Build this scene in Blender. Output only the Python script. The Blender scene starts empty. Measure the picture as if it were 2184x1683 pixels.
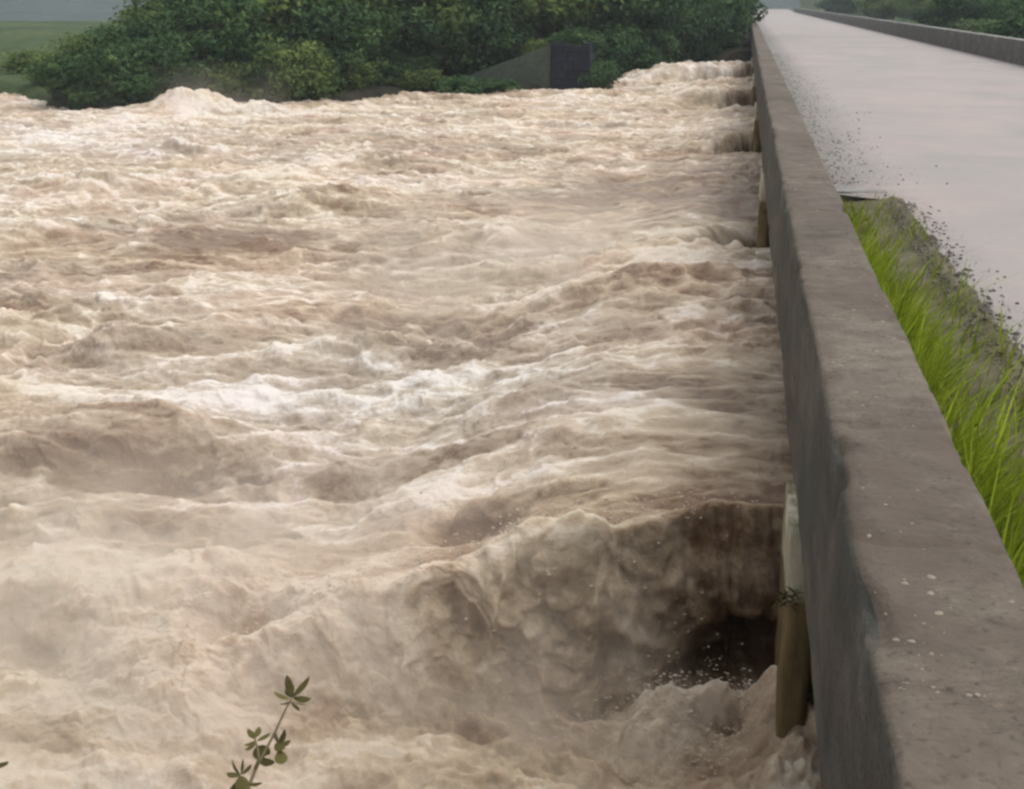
import bpy, bmesh, math, random
import numpy as np
from mathutils import Vector, Matrix

# ------------------------------------------------------------------ camera
# world: x to the right across the bridge, y along the bridge, z up, z = 0 the river's mean level
CAMZ = 4.0
FPX, PCX, PCY = 2500.0, 1092.0, 841.5            # focal length and centre of a 2184 x 1683 picture
PITCH = math.atan((PCY - 2) / FPX)
YAW = math.atan(501 * math.cos(PITCH) / FPX)
scene = bpy.context.scene
cam = bpy.data.cameras.new("camera")
cam.sensor_width = 36.0
cam.lens = FPX / 2184 * 36.0
cam.clip_start = 0.05
cam.clip_end = 6000
co = bpy.data.objects.new("camera", cam)
scene.collection.objects.link(co)
co.location = (0, 0, CAMZ)
co.rotation_euler = (math.pi / 2 - PITCH, 0, YAW)
scene.camera = co
scene.render.resolution_x, scene.render.resolution_y = 1024, 789

# ------------------------------------------------------------------ world, sun, exposure
SUN_EL, SUN_AZ = math.radians(68), math.radians(70)      # azimuth from +y towards +x
w = bpy.data.worlds.new("World")
scene.world = w
w.use_nodes = True
nt = w.node_tree
nt.nodes.clear()
sky = nt.nodes.new("ShaderNodeTexSky")
sky.sky_type = 'NISHITA'
sky.sun_disc = False
sky.sun_elevation = SUN_EL
sky.sun_rotation = SUN_AZ
sky.air_density = 1.0
sky.dust_density = 4.0
hs = nt.nodes.new("ShaderNodeHueSaturation")            # an overcast sky has little blue
hs.inputs['Saturation'].default_value = 0.2
bg = nt.nodes.new("ShaderNodeBackground")
bg.inputs['Strength'].default_value = 0.15
wo = nt.nodes.new("ShaderNodeOutputWorld")
nt.links.new(sky.outputs[0], hs.inputs['Color'])
nt.links.new(hs.outputs[0], bg.inputs['Color'])
nt.links.new(bg.outputs[0], wo.inputs['Surface'])
sl = bpy.data.lights.new("sun", 'SUN')
sl.energy = 0.85
sl.angle = math.radians(60)
sl.color = (1.0, 0.95, 0.88)
so = bpy.data.objects.new("sun", sl)
scene.collection.objects.link(so)
so.rotation_euler = Vector((math.sin(SUN_AZ) * math.cos(SUN_EL), math.cos(SUN_AZ) * math.cos(SUN_EL), math.sin(SUN_EL))).to_track_quat('Z', 'Y').to_euler()
scene.view_settings.view_transform = 'Standard'
scene.view_settings.look = 'None'
scene.view_settings.exposure = 0.85
scene.view_settings.gamma = 1.0
scene.cycles.filter_width = 2.7
scene.cycles.max_bounces = 6
scene.cycles.diffuse_bounces = 3
scene.cycles.volume_bounces = 1
scene.cycles.transparent_max_bounces = 6

random.seed(7)
R_ = np.random.RandomState

# ------------------------------------------------------------------ helpers
C = scene.collection
def tag(o, label=None, cat=None, group=None, kind=None):
    if label: o["label"] = label
    if cat: o["category"] = cat
    if group: o["group"] = group
    if kind: o["kind"] = kind
    return o

def empty(name, loc=(0, 0, 0), rz=0.0):
    o = bpy.data.objects.new(name, None)
    o.empty_display_size = 0.2
    C.objects.link(o)
    o.location = loc
    o.rotation_euler = (0, 0, rz)
    return o

def mesh_np(name, verts, quads=None, tris=None, mat=None, parent=None, smooth=True, attrs=None):
    verts = np.asarray(verts, dtype=np.float32)
    me = bpy.data.meshes.new(name)
    loops, starts, totals = [], [], []
    pos = 0
    if quads is not None and len(quads):
        q = np.asarray(quads, dtype=np.int32)
        loops.append(q.ravel()); starts.append(np.arange(len(q)) * 4 + pos); totals.append(np.full(len(q), 4)); pos += q.size
    if tris is not None and len(tris):
        t = np.asarray(tris, dtype=np.int32)
        loops.append(t.ravel()); starts.append(np.arange(len(t)) * 3 + pos); totals.append(np.full(len(t), 3)); pos += t.size
    L = np.concatenate(loops).astype(np.int32); S = np.concatenate(starts).astype(np.int32); T = np.concatenate(totals).astype(np.int32)
    me.vertices.add(len(verts)); me.vertices.foreach_set("co", verts.ravel())
    me.loops.add(len(L)); me.loops.foreach_set("vertex_index", L)
    me.polygons.add(len(S)); me.polygons.foreach_set("loop_start", S); me.polygons.foreach_set("loop_total", T)
    if smooth: me.polygons.foreach_set("use_smooth", np.ones(len(S), dtype=bool))
    if attrs:
        for k, v in attrs.items():
            a = me.attributes.new(k, 'FLOAT', 'POINT'); a.data.foreach_set("value", np.asarray(v, dtype=np.float32).ravel())
    me.update(calc_edges=True); me.validate()
    if mat: me.materials.append(mat)
    o = bpy.data.objects.new(name, me)
    C.objects.link(o)
    if parent: o.parent = parent
    return o

def grid_quads(nr, nc):
    i = np.arange(nr - 1)[:, None] * nc + np.arange(nc - 1)[None, :]
    i = i.ravel()
    return np.stack([i, i + 1, i + nc + 1, i + nc], 1)

def bm_obj(name, bm, mat=None, parent=None, smooth=False):
    me = bpy.data.meshes.new(name)
    bm.normal_update()
    bm.to_mesh(me); bm.free()
    if smooth:
        for p in me.polygons: p.use_smooth = True
    if mat: me.materials.append(mat)
    o = bpy.data.objects.new(name, me)
    C.objects.link(o)
    if parent: o.parent = parent
    return o

# camera ray through a pixel of the 2184 x 1683 picture (used only to find where things stand in the world)
_F = np.array([-math.sin(YAW) * math.cos(PITCH), math.cos(YAW) * math.cos(PITCH), -math.sin(PITCH)])
_R = np.array([math.cos(YAW), math.sin(YAW), 0.0])
_U = np.cross(_R, _F)
def ray(px, py): return _F + _R * (px - PCX) / FPX - _U * (py - PCY) / FPX
def onz(px, py, z=0.0):
    r = ray(px, py); t = (z - CAMZ) / r[2]; return np.array([0, 0, CAMZ]) + r * t
def ony(px, py, y):
    r = ray(px, py); return np.array([0, 0, CAMZ]) + r * (y / r[1])

# ------------------------------------------------------------------ noise
_perm = R_(11).permutation(256)
_perm = np.concatenate([_perm, _perm, _perm])
_ga = R_(5).rand(256) * 2 * np.pi
_gx, _gy = np.cos(_ga), np.sin(_ga)
def pn(x, y, s=0):
    x = np.asarray(x, float) + s * 17.31; y = np.asarray(y, float) + s * 9.77
    xi = np.floor(x).astype(np.int64); yi = np.floor(y).astype(np.int64)
    xf = x - xi; yf = y - yi
    u = xf * xf * xf * (xf * (xf * 6 - 15) + 10); v = yf * yf * yf * (yf * (yf * 6 - 15) + 10)
    def g(ix, iy, dx, dy):
        h = _perm[_perm[ix & 255] + (iy & 255)]
        return _gx[h] * dx + _gy[h] * dy
    a = g(xi, yi, xf, yf); b = g(xi + 1, yi, xf - 1, yf)
    c = g(xi, yi + 1, xf, yf - 1); d = g(xi + 1, yi + 1, xf - 1, yf - 1)
    return 1.5 * ((a * (1 - u) + b * u) * (1 - v) + (c * (1 - u) + d * u) * v)
def fbm(x, y, o=4, s=0, gain=0.5, lac=2.03):
    t = 0; a = 1.0; n = 0
    for k in range(o):
        t = t + a * pn(x, y, s + k * 3); n += a; a *= gain; x = x * lac; y = y * lac
    return t / n
def ridge(x, y, o=3, s=0, gain=0.5):
    t = 0; a = 1.0; n = 0
    for k in range(o):
        r = 1 - np.abs(pn(x, y, s + k * 5)) * 1.6
        t = t + a * r * np.abs(r); n += a; a *= gain; x = x * 2.1 + 3.7; y = y * 2.1 + 1.3
    return t / n
def ss(a, b, x):
    t = np.clip((x - a) / (b - a), 0, 1); return t * t * (3 - 2 * t)

# ------------------------------------------------------------------ materials
def mat(name, col=(0.5, 0.5, 0.5), rough=0.8, spec=0.3):
    m = bpy.data.materials.new(name); m.use_nodes = True
    b = m.node_tree.nodes["Principled BSDF"]
    b.inputs["Base Color"].default_value = (*col, 1); b.inputs["Roughness"].default_value = rough
    b.inputs["Specular IOR Level"].default_value = spec
    return m, m.node_tree, b
def N(nt, t, **kw):
    n = nt.nodes.new(t)
    for k, v in kw.items(): setattr(n, k, v)
    return n
def coords(nt, scale=(1, 1, 1), rot=(0, 0, 0), space='Object'):
    tc = N(nt, "ShaderNodeTexCoord"); mp = N(nt, "ShaderNodeMapping")
    mp.inputs['Scale'].default_value = scale; mp.inputs['Rotation'].default_value = rot
    nt.links.new(tc.outputs[space], mp.inputs[0]); return mp.outputs[0]
def noise(nt, vec, scale, detail=4, rough=0.55, dist=0.0):
    n = N(nt, "ShaderNodeTexNoise"); n.inputs['Scale'].default_value = scale; n.inputs['Detail'].default_value = detail
    n.inputs['Roughness'].default_value = rough; n.inputs['Distortion'].default_value = dist
    nt.links.new(vec, n.inputs['Vector']); return n.outputs['Fac']
def ramp(nt, fac, stops):
    r = N(nt, "ShaderNodeValToRGB"); e = r.color_ramp.elements
    while len(e) < len(stops): e.new(0.5)
    for el, (p, c) in zip(e, stops):
        el.position = p; el.color = (*c, 1) if len(c) == 3 else c
    nt.links.new(fac, r.inputs[0]); return r.outputs[0]
def mix(nt, fac, a, b, mode='MIX'):
    m = N(nt, "ShaderNodeMix", data_type='RGBA', blend_type=mode)
    if isinstance(fac, (int, float)): m.inputs[0].default_value = fac
    else: nt.links.new(fac, m.inputs[0])
    for s, v in ((6, a), (7, b)):
        if isinstance(v, tuple): m.inputs[s].default_value = (*v, 1)
        else: nt.links.new(v, m.inputs[s])
    return m.outputs[2]
def maths(nt, op, a, b=None, clamp=False):
    m = N(nt, "ShaderNodeMath", operation=op, use_clamp=clamp)
    for i, v in enumerate((a, b)):
        if v is None: continue
        if isinstance(v, (int, float)): m.inputs[i].default_value = v
        else: nt.links.new(v, m.inputs[i])
    return m.outputs[0]
def bump(nt, b, h, strength=0.3, dist=0.02):
    n = N(nt, "ShaderNodeBump"); n.inputs['Strength'].default_value = strength; n.inputs['Distance'].default_value = dist
    nt.links.new(h, n.inputs['Height']); nt.links.new(n.outputs[0], b.inputs['Normal'])

def concrete(name, lo, mid, hi, stain=None, streak=1.0, bumpd=0.012):
    m, nt, b = mat(name, mid, 0.85, 0.25)
    v = coords(nt); v2 = coords(nt, (1.0, min(streak, 1.35), 1.0))
    big = noise(nt, v, 0.9, 5, 0.6); med = noise(nt, v2, 6, 6, 0.65, 0.4); fine = noise(nt, v, 45, 4, 0.6)
    f = maths(nt, 'ADD', maths(nt, 'MULTIPLY', big, 0.5), maths(nt, 'MULTIPLY', med, 0.5))
    c = ramp(nt, f, [(0.36, lo), (0.5, mid), (0.64, hi)])
    sp = ramp(nt, fine, [(0.32, (0.55, 0.52, 0.5)), (0.45, (1, 1, 1)), (0.62, (1, 1, 1)), (0.72, (1.5, 1.42, 1.3))])
    c = mix(nt, 1.0, c, sp, 'MULTIPLY')
    pit = noise(nt, v, 17, 3, 0.55, 0.3)
    c = mix(nt, 1.0, c, ramp(nt, pit, [(0.27, (0.45, 0.42, 0.4)), (0.36, (1, 1, 1)), (0.66, (1, 1, 1)), (0.74, (1.45, 1.38, 1.25))]), 'MULTIPLY')
    if streak > 2:
        cr = noise(nt, coords(nt, (0.45, 1.5, 0.3)), 1.0, 7, 0.75, 1.2)
        c = mix(nt, 1.0, c, ramp(nt, maths(nt, 'ABSOLUTE', maths(nt, 'SUBTRACT', cr, 0.5)), [(0.0, (0.6, 0.57, 0.55)), (0.006, (1, 1, 1))]), 'MULTIPLY')
    if stain:
        s = noise(nt, coords(nt, (1, 0.6, 1)), 1.7, 6, 0.65, 0.5)
        c = mix(nt, ramp(nt, s, [(0.46, (0, 0, 0)), (0.62, (0.8, 0.8, 0.8))]), c, stain)
    nt.links.new(c, b.inputs['Base Color'])
    hgt = maths(nt, 'ADD', maths(nt, 'MULTIPLY', med, 1.0), maths(nt, 'MULTIPLY', fine, 0.5))
    bump(nt, b, hgt, 0.8, bumpd)
    return m

M = {}
M['parapet_top'] = concrete('weathered_concrete', (0.056, 0.045, 0.033), (0.098, 0.080, 0.062), (0.150, 0.126, 0.10), (0.086, 0.066, 0.050), 2.05)
M['parapet_side'] = concrete('dark_side_concrete', (0.046, 0.036, 0.029), (0.084, 0.069, 0.056), (0.135, 0.113, 0.09), (0.045, 0.05, 0.04), 0.3)  # side concrete, slightly darker than the top
M['cope'] = concrete('pale_coping', (0.14, 0.135, 0.12), (0.20, 0.19, 0.175), (0.26, 0.25, 0.23))
M['parapet_far'] = concrete('grey_brown_concrete', (0.07, 0.06, 0.055), (0.11, 0.095, 0.085), (0.16, 0.145, 0.13), (0.07, 0.08, 0.06), 0.6)
M['slab'] = concrete('deck_concrete', (0.05, 0.045, 0.04), (0.08, 0.07, 0.06), (0.11, 0.10, 0.085))
# pier concrete: pale above a tide mark, brown and wet below it
m, nt_, b = mat('pier_concrete', (0.2, 0.18, 0.14), 0.8, 0.3)
v = coords(nt_, space='Object'); n1 = noise(nt_, v, 5, 5, 0.6, 0.6); n2 = noise(nt_, coords(nt_, (3, 3, 0.6)), 3, 5, 0.6)
sep = N(nt_, "ShaderNodeSeparateXYZ"); nt_.links.new(v, sep.inputs[0])
zz = maths(nt_, 'ADD', sep.outputs[2], maths(nt_, 'MULTIPLY', maths(nt_, 'SUBTRACT', n1, 0.5), 0.25))
upper = ramp(nt_, n2, [(0.35, (0.17, 0.135, 0.07)), (0.5, (0.36, 0.32, 0.22)), (0.65, (0.50, 0.46, 0.35))])
lower = ramp(nt_, n2, [(0.35, (0.085, 0.062, 0.026)), (0.6, (0.19, 0.14, 0.062))])
c = mix(nt_, ramp(nt_, zz, [(0.90, (0, 0, 0)), (0.95, (1, 1, 1))]), lower, upper)
nt_.links.new(c, b.inputs['Base Color']); bump(nt_, b, n1, 0.6, 0.03)
M['pier'] = m

# dusty road
m, nt_, b = mat('dusty_road', (0.48, 0.44, 0.42), 0.75, 0.3)
v = coords(nt_); a1 = noise(nt_, v, 0.35, 5, 0.55, 0.3); a2 = noise(nt_, coords(nt_, (1.0, 0.7, 1)), 0.8, 6, 0.65, 0.5); a3 = noise(nt_, v, 60, 3, 0.6)
c = ramp(nt_, a1, [(0.32, (0.235, 0.218, 0.203)), (0.5, (0.268, 0.238, 0.224)), (0.68, (0.30, 0.25, 0.232))])
c = mix(nt_, 1.0, c, ramp(nt_, a2, [(0.3, (0.93, 0.93, 0.93)), (0.6, (1.02, 1.01, 1.0))]), 'MULTIPLY')
c = mix(nt_, 1.0, c, ramp(nt_, a3, [(0.3, (0.8, 0.79, 0.78)), (0.5, (1, 1, 1)), (0.75, (1.08, 1.08, 1.08))]), 'MULTIPLY')
# grit swept against the parapet darkens the road's left edge
sep = N(nt_, "ShaderNodeSeparateXYZ"); nt_.links.new(v, sep.inputs[0])
grit = noise(nt_, v, 3.0, 6, 0.7, 0.5)
edge = maths(nt_, 'ADD', sep.outputs[0], maths(nt_, 'MULTIPLY', maths(nt_, 'SUBTRACT', grit, 0.5), 1.4))
g = ramp(nt_, maths(nt_, 'MULTIPLY', edge, 0.25), [(0.33, (0.9, 0.9, 0.9)), (0.56, (0, 0, 0))])
c = mix(nt_, g, c, ramp(nt_, noise(nt_, v, 22, 5, 0.75), [(0.36, (0.035, 0.03, 0.026)), (0.46, (0.12, 0.108, 0.095)), (0.6, (0.22, 0.205, 0.185))]))
nt_.links.new(c, b.inputs['Base Color']); bump(nt_, b, a3, 0.4, 0.008)
M['road'] = m

# soil, land
m, nt_, b = mat('wet_soil', (0.08, 0.06, 0.04), 0.9, 0.2)
v = coords(nt_); a1 = noise(nt_, v, 3, 6, 0.65)
nt_.links.new(ramp(nt_, a1, [(0.35, (0.055, 0.05, 0.028)), (0.55, (0.10, 0.088, 0.055)), (0.7, (0.15, 0.132, 0.09))]), b.inputs['Base Color']); bump(nt_, b, a1, 0.8, 0.05)
M['soil'] = m
m, nt_, b = mat('land_green', (0.08, 0.1, 0.04), 0.95, 0.1)
v = coords(nt_); a1 = noise(nt_, v, 0.05, 6, 0.6, 0.4); a2 = noise(nt_, v, 0.7, 5, 0.65)
c = ramp(nt_, a1, [(0.35, (0.03, 0.05, 0.02)), (0.5, (0.052, 0.075, 0.03)), (0.68, (0.08, 0.095, 0.04))])
c = mix(nt_, 1.0, c, ramp(nt_, a2, [(0.3, (0.6, 0.6, 0.6)), (0.6, (1.1, 1.1, 1.1))]), 'MULTIPLY')
geo = N(nt_, "ShaderNodeSeparateXYZ"); nt_.links.new(v, geo.inputs[0])
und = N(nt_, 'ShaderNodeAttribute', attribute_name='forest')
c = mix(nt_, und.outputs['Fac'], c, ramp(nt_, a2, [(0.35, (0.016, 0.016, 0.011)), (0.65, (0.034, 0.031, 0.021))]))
nt_.links.new(c, b.inputs['Base Color']); bump(nt_, b, a2, 0.8, 0.4)
M['land'] = m
m, nt_, b = mat('hazed_hill_forest', (0.05, 0.07, 0.05), 0.95, 0.1)
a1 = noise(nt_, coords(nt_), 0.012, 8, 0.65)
nt_.links.new(ramp(nt_, a1, [(0.35, (0.05, 0.065, 0.065)), (0.65, (0.075, 0.09, 0.085))]), b.inputs['Base Color']); bump(nt_, b, a1, 0.6, 20)  # blue-grey distance haze is partly put into this base colour
M['hill'] = m

def leafmat(name, dark, midc, light, tr=0.25):
    m, nt, b = mat(name, midc, 0.9, 0.05)
    g = N(nt, "ShaderNodeAttribute", attribute_name="tone")
    c = ramp(nt, g.outputs['Fac'], [(0.0, dark), (0.5, midc), (1.0, light)])
    nt.links.new(c, b.inputs['Base Color'])
    t = N(nt, "ShaderNodeBsdfTranslucent"); nt.links.new(c, t.inputs[0])
    ms = N(nt, "ShaderNodeMixShader"); ms.inputs[0].default_value = tr
    out = [n for n in nt.nodes if n.type == 'OUTPUT_MATERIAL'][0]
    nt.links.new(b.outputs[0], ms.inputs[1]); nt.links.new(t.outputs[0], ms.inputs[2]); nt.links.new(ms.outputs[0], out.inputs[0])
    return m
M['leaf_deep'] = leafmat('deep_green_leaves', (0.03, 0.062, 0.03), (0.065, 0.12, 0.048), (0.125, 0.19, 0.065))
M['leaf_mid'] = leafmat('mid_green_leaves', (0.045, 0.08, 0.03), (0.10, 0.145, 0.045), (0.18, 0.225, 0.065))
M['leaf_pale'] = leafmat('pale_green_leaves', (0.05, 0.085, 0.04), (0.085, 0.13, 0.055), (0.12, 0.165, 0.075))
M['grass'] = leafmat('bright_grass', (0.09, 0.125, 0.01), (0.21, 0.27, 0.018), (0.38, 0.46, 0.05), 0.35)
_r = [n for n in M['grass'].node_tree.nodes if n.type == 'VALTORGB'][0].color_ramp
_r.elements[2].position = 0.82
_e = _r.elements.new(0.93); _e.color = (0.22, 0.19, 0.09, 1)
M['twig_leaf'] = leafmat('olive_twig_leaves', (0.045, 0.038, 0.015), (0.085, 0.075, 0.028), (0.16, 0.14, 0.05), 0.2)
M['bark'] = concrete('bark', (0.03, 0.022, 0.016), (0.05, 0.038, 0.028), (0.08, 0.06, 0.045))
M['stem'] = mat('twig_bark', (0.14, 0.11, 0.055), 0.8)[0]
M['block'] = concrete('dark_blue_grey_blockwork', (0.011, 0.013, 0.020), (0.016, 0.019, 0.030), (0.024, 0.028, 0.042))
M['wing'] = concrete('mossy_render', (0.03, 0.042, 0.032), (0.048, 0.062, 0.046), (0.07, 0.088, 0.064))
M['stone'] = concrete('dark_clod', (0.06, 0.05, 0.043), (0.10, 0.086, 0.074), (0.16, 0.145, 0.125))
M['chip'] = mat('pale_chips', (0.22, 0.19, 0.145), 0.9)[0]
M['post'] = mat('pale_post', (0.45, 0.47, 0.45), 0.7)[0]

# flood water: turbid brown under foam; the foam value also carries painted shade of the hollows
m, nt_, b = mat('flood_water', (0.4, 0.33, 0.26), 0.5, 0.2)
foam_shade = N(nt_, "ShaderNodeAttribute", attribute_name="foam").outputs['Fac']
co_ = N(nt_, "ShaderNodeAttribute", attribute_name="cool").outputs['Fac']
det = N(nt_, "ShaderNodeAttribute", attribute_name="detail").outputs['Fac']
v1 = coords(nt_, (0.75, 1.4, 1.2), (0, 0, math.radians(6))); v2 = coords(nt_, (0.9, 1.25, 1.2), (0, 0, math.radians(-9)))
s1 = noise(nt_, v1, 1.6, 7, 0.62, 0.8); s2 = noise(nt_, v2, 7.0, 8, 0.72, 0.5)
s5 = noise(nt_, coords(nt_, (1, 1, 1)), 19.0, 6, 0.7, 0.6)
s3 = maths(nt_, 'SUBTRACT', 0.06, maths(nt_, 'ABSOLUTE', maths(nt_, 'SUBTRACT', noise(nt_, v1, 2.6, 4, 0.55, 0.6), 0.5)))
fil = maths(nt_, 'MULTIPLY', maths(nt_, 'MAXIMUM', s3, 0.0), 6.0)
d = maths(nt_, 'ADD', maths(nt_, 'MULTIPLY', maths(nt_, 'SUBTRACT', s1, 0.5), 1.5), maths(nt_, 'ADD', maths(nt_, 'MULTIPLY', maths(nt_, 'SUBTRACT', s2, 0.5), 1.7), maths(nt_, 'ADD', maths(nt_, 'MULTIPLY', maths(nt_, 'SUBTRACT', s5, 0.5), 1.5), maths(nt_, 'SUBTRACT', fil, 0.12))))
f = maths(nt_, 'ADD', foam_shade, maths(nt_, 'MULTIPLY', d, det), True)
warm = ramp(nt_, f, [(0.0, (0.17, 0.10, 0.058)), (0.28, (0.285, 0.208, 0.138)), (0.55, (0.375, 0.288, 0.203)), (0.85, (0.475, 0.382, 0.282)), (1.0, (0.56, 0.475, 0.38))])
cool = ramp(nt_, f, [(0.0, (0.19, 0.145, 0.105)), (0.28, (0.28, 0.226, 0.172)), (0.55, (0.36, 0.30, 0.242)), (0.85, (0.475, 0.415, 0.36)), (1.0, (0.60, 0.555, 0.52))])
wcol = mix(nt_, co_, warm, cool)
tint = ramp(nt_, noise(nt_, coords(nt_, (1, 1, 1)), 0.42, 3, 0.5), [(0.36, (0.99, 1.0, 0.965)), (0.5, (1, 1, 1)), (0.64, (1.015, 0.975, 0.97))])
wcol = mix(nt_, 1.0, wcol, tint, 'MULTIPLY')
nt_.links.new(wcol, b.inputs['Base Color'])
nt_.links.new(ramp(nt_, f, [(0.0, (0.33, 0.33, 0.33)), (0.6, (0.7, 0.7, 0.7))]), b.inputs['Roughness'])
b.inputs['Subsurface Weight'].default_value = 0.6; b.inputs['Subsurface Radius'].default_value = (1.0, 0.85, 0.7); b.inputs['Subsurface Scale'].default_value = 0.14
bump(nt_, b, maths(nt_, 'ADD', maths(nt_, 'MULTIPLY', s2, 1.0), maths(nt_, 'ADD', s1, maths(nt_, 'MULTIPLY', s5, .45))), 0.6, 0.06)
M['water'] = m

# ================================================================== THE RIVER
PIERS = [5.8, 19.5, 33.2, 46.9, 60.6]
def feat(x, y, px, py, sx, sy, z=0.0):
    """gaussian patch on the water round the spot seen at (px, py), sizes in metres"""
    c = onz(px, py, z); return np.exp(-(((x - c[0]) / sx) ** 2 + ((y - c[1]) / sy) ** 2))

def river(x, y):
    r = np.hypot(x, y)
    wx = x + 0.9 * fbm(x / 4, y / 4, 2, 1); wy = y + 0.9 * fbm(x / 4, y / 4, 2, 2)
    h = 0.22 * fbm(wx / 4.5, wy / 3.0, 3, 3)
    r1 = ridge(wx / 3.4, wy / 1.7, 3, 7)
    r2 = ridge(wx / 1.3 + 5, wy / 0.75, 3, 12)
    calm = 0.30 * feat(x, y, 1300, 1020, 1.6, 0.9) + 0.55 * feat(x, y, 1350, 440, 3.5, 4.5) + 0.4 * feat(x, y, 330, 985, 1.0, 0.8) + 0.5 * feat(x, y, 400, 515, 3, 1.6)
    rough = np.clip(1.0 - calm, 0.3, 1)
    r3 = ridge(wx / 0.62 + 2, wy / 0.36, 3, 17)
    nearboil = ss(7.2, 5.8, y + .1 * x)
    h = h + rough * (0.14 * (r1 - 0.4) + (0.085 * (r2 - 0.4) + 0.032 * (r3 - .4)) * (1 - .85 * nearboil))
    f1 = (1 - np.clip(np.abs(pn(wx / 1.5, wy / 0.55, 150) + .25 * pn(wx / .5, wy / .2, 151)) * 1.8, 0, 1)) ** 6
    f2 = (1 - np.clip(np.abs(pn(wx / 3.4, wy / 1.4, 155) + .25 * pn(wx / .9, wy / .4, 156)) * 2.2, 0, 1)) ** 8
    lump = ss(.02, .42, fbm(x / 0.95, y / 0.62, 3, 160) + .25 * fbm(x / 5, y / 4, 2, 161)) * (1 - .8 * nearboil) * (.6 + .4 * ss(6, 25, r))
    h = h + rough * lump * (0.085 + .09 * fbm(x / .26, y / .2, 3, 165))
    h = h + 0.045 * rough * fbm(x / 0.34, y / 0.26, 4, 21, .6) * ss(60, 12, r)
    # placed swells and humps
    H = [(420, 238, 1.9, 1.0, .5), (385, 236, .7, .6, .22), (450, 236, .6, .6, .25), (350, 240, .6, .5, .15), (560, 240, .9, .7, .45), (930, 215, 2.2, .8, .25), (1250, 205, 2.0, .8, .25), (330, 930, 1.1, .45, .22),
         (330, 1000, 1.0, .35, -.22), (1330, 690, 1.2, .8, .2), (700, 440, 1.2, .7, .30), (780, 430, .8, .5, .2), (230, 410, 1.1, .8, .35), (830, 350, 1.6, 1.0, .3),
         (60, 500, 1.2, .7, .25), (270, 740, .7, .35, .28), (800, 760, .7, .4, .2), (640, 330, 1.5, .9, .3), (400, 325, 1.2, .8, .3), (100, 960, 1.2, .4, .18),
         (150, 1300, .9, .35, .16), (450, 1300, .5, .3, .16), (60, 1400, .6, .3, -.2), (530, 1400, .25, .22, -.25), (1100, 1010, .6, .3, .16), (750, 1090, .9, .2, -.15),
         (1000, 1290, .3, .2, -.2), (300, 1130, 1.0, .2, .15), (1400, 590, 1.2, .9, .35), (1050, 500, 1.4, .8, .25)]
    rag = 1 + .35 * fbm(x / .55, y / .4, 3, 190) + .3 * fbm(x / 1.3, y / .9, 2, 191)
    for px, py, sx, sy, a in H: h = h + a * feat(x, y, px, py, sx, sy) * (rag if abs(a) > .24 else 1)
    foam = 0.60 + 0.30 * (r1 - 0.45) + (0.44 * (r2 - 0.45) + .34 * (r3 - .45) + .48 * (f1 - .15) + .40 * (f2 - .1)) * (1 - .7 * nearboil) + .22 * lump * (1 + fbm(x / .22, y / .15, 3, 166)) - .06 + 0.50 * fbm(wx / 2.6, wy / 0.8, 4, 31) + 0.4 * fbm(x / 7, y / 5, 2, 40) - 0.5 * calm
    Fm = [(650, 850, 2.0, .75, .26), (1000, 890, 1.1, .5, .26), (120, 860, 1.3, .5, .2), (250, 1270, 1.1, .22, .3), (470, 1330, .35, .2, .4), (330, 1520, .5, .2, .35), (60, 1640, .4, .15, .3), (700, 1590, .4, .2, .25), (1050, 1180, .6, .25, .3), (420, 870, 1.0, .5, .3), (1430, 600, 1.1, 1.6, .4), (1050, 490, 1.8, 1.0, .3), (420, 250, 4, 3, .35), (120, 300, 5, 3, .12),
          (100, 1500, 1.2, .5, .1), (900, 1210, .9, .35, .4), (420, 1540, .8, .5, .3), (40, 1330, .5, .3, -.35), (240, 1430, .35, .2, -.3), (560, 1560, .4, .2, -.15), (130, 1590, .4, .15, -.35), (1650, 680, .5, 1.6, .2), (1340, 1090, .5, .4, .4), (600, 380, 3, 1.5, .3), (500, 1330, .9, .3, .35), (1500, 420, 1, 1, -.15),
          (330, 985, .75, .35, -.6), (90, 980, .8, .35, -.45), (620, 1180, 1.0, .35, -.35), (1000, 1080, .9, .35, -.3), (1350, 710, .7, .8, -.5), (950, 775, .8, .45, -.4), (400, 510, 2.2, 1.2, -.45),
          (1250, 430, 2.5, 2.5, -.3), (100, 1110, .9, .25, -.35), (540, 1400, .22, .16, -.6), (1000, 1280, .3, .16, -.6), (1450, 1020, .9, .5, -.1), (870, 360, 1.2, 1.0, -.35), (1190, 340, 4, 3, -.15),
          (100, 1400, .4, .25, -.3), (800, 1450, .5, .2, .2), (680, 960, .9, .3, -.25), (350, 1270, .9, .15, -.25), (700, 1400, 0.8, 0.3, 0.25)]
    for px, py, sx, sy, a in Fm: foam = foam + a * feat(x, y, px, py, sx, sy)
    cool = 0.35 + 0.8 * fbm(x / 3.5, y / 2.5, 3, 50) + .9 * feat(x, y, 700, 880, 2.6, 1.2) + .4 * feat(x, y, 60, 300, 8, 6) + .6 * feat(x, y, 1300, 1010, 1.5, .9) + .4 * feat(x, y, 600, 1010, 2, .6) \
        - .7 * feat(x, y, 1000, 1400, 3.5, 1.0) - .4 * feat(x, y, 200, 1500, 3, .8) + .5 * feat(x, y, 1520, 180, 4, 4) + .4 * feat(x, y, 1450, 1550, .5, .25, -.2)
    detail = 0.48 + 0.0 * x
    detail = detail + 0.04 * ss(7.2, 5.6, y) - 0.12 * calm
    # jets that shoot out of the bays, high between the piers, hollow behind each pier
    dx = dy = 0.0 * x
    jets = [(5.8, .96, -0.9, -4.6, 12.9), (19.5, .26, -0.2, -3.0, 12.9), (33.2, .42, -0.1, -2.6, 12.9), (46.9, .70, -0.6, -5.0, 12.9), (60.6, .9, -3.0, -8.0, 9)]
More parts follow.
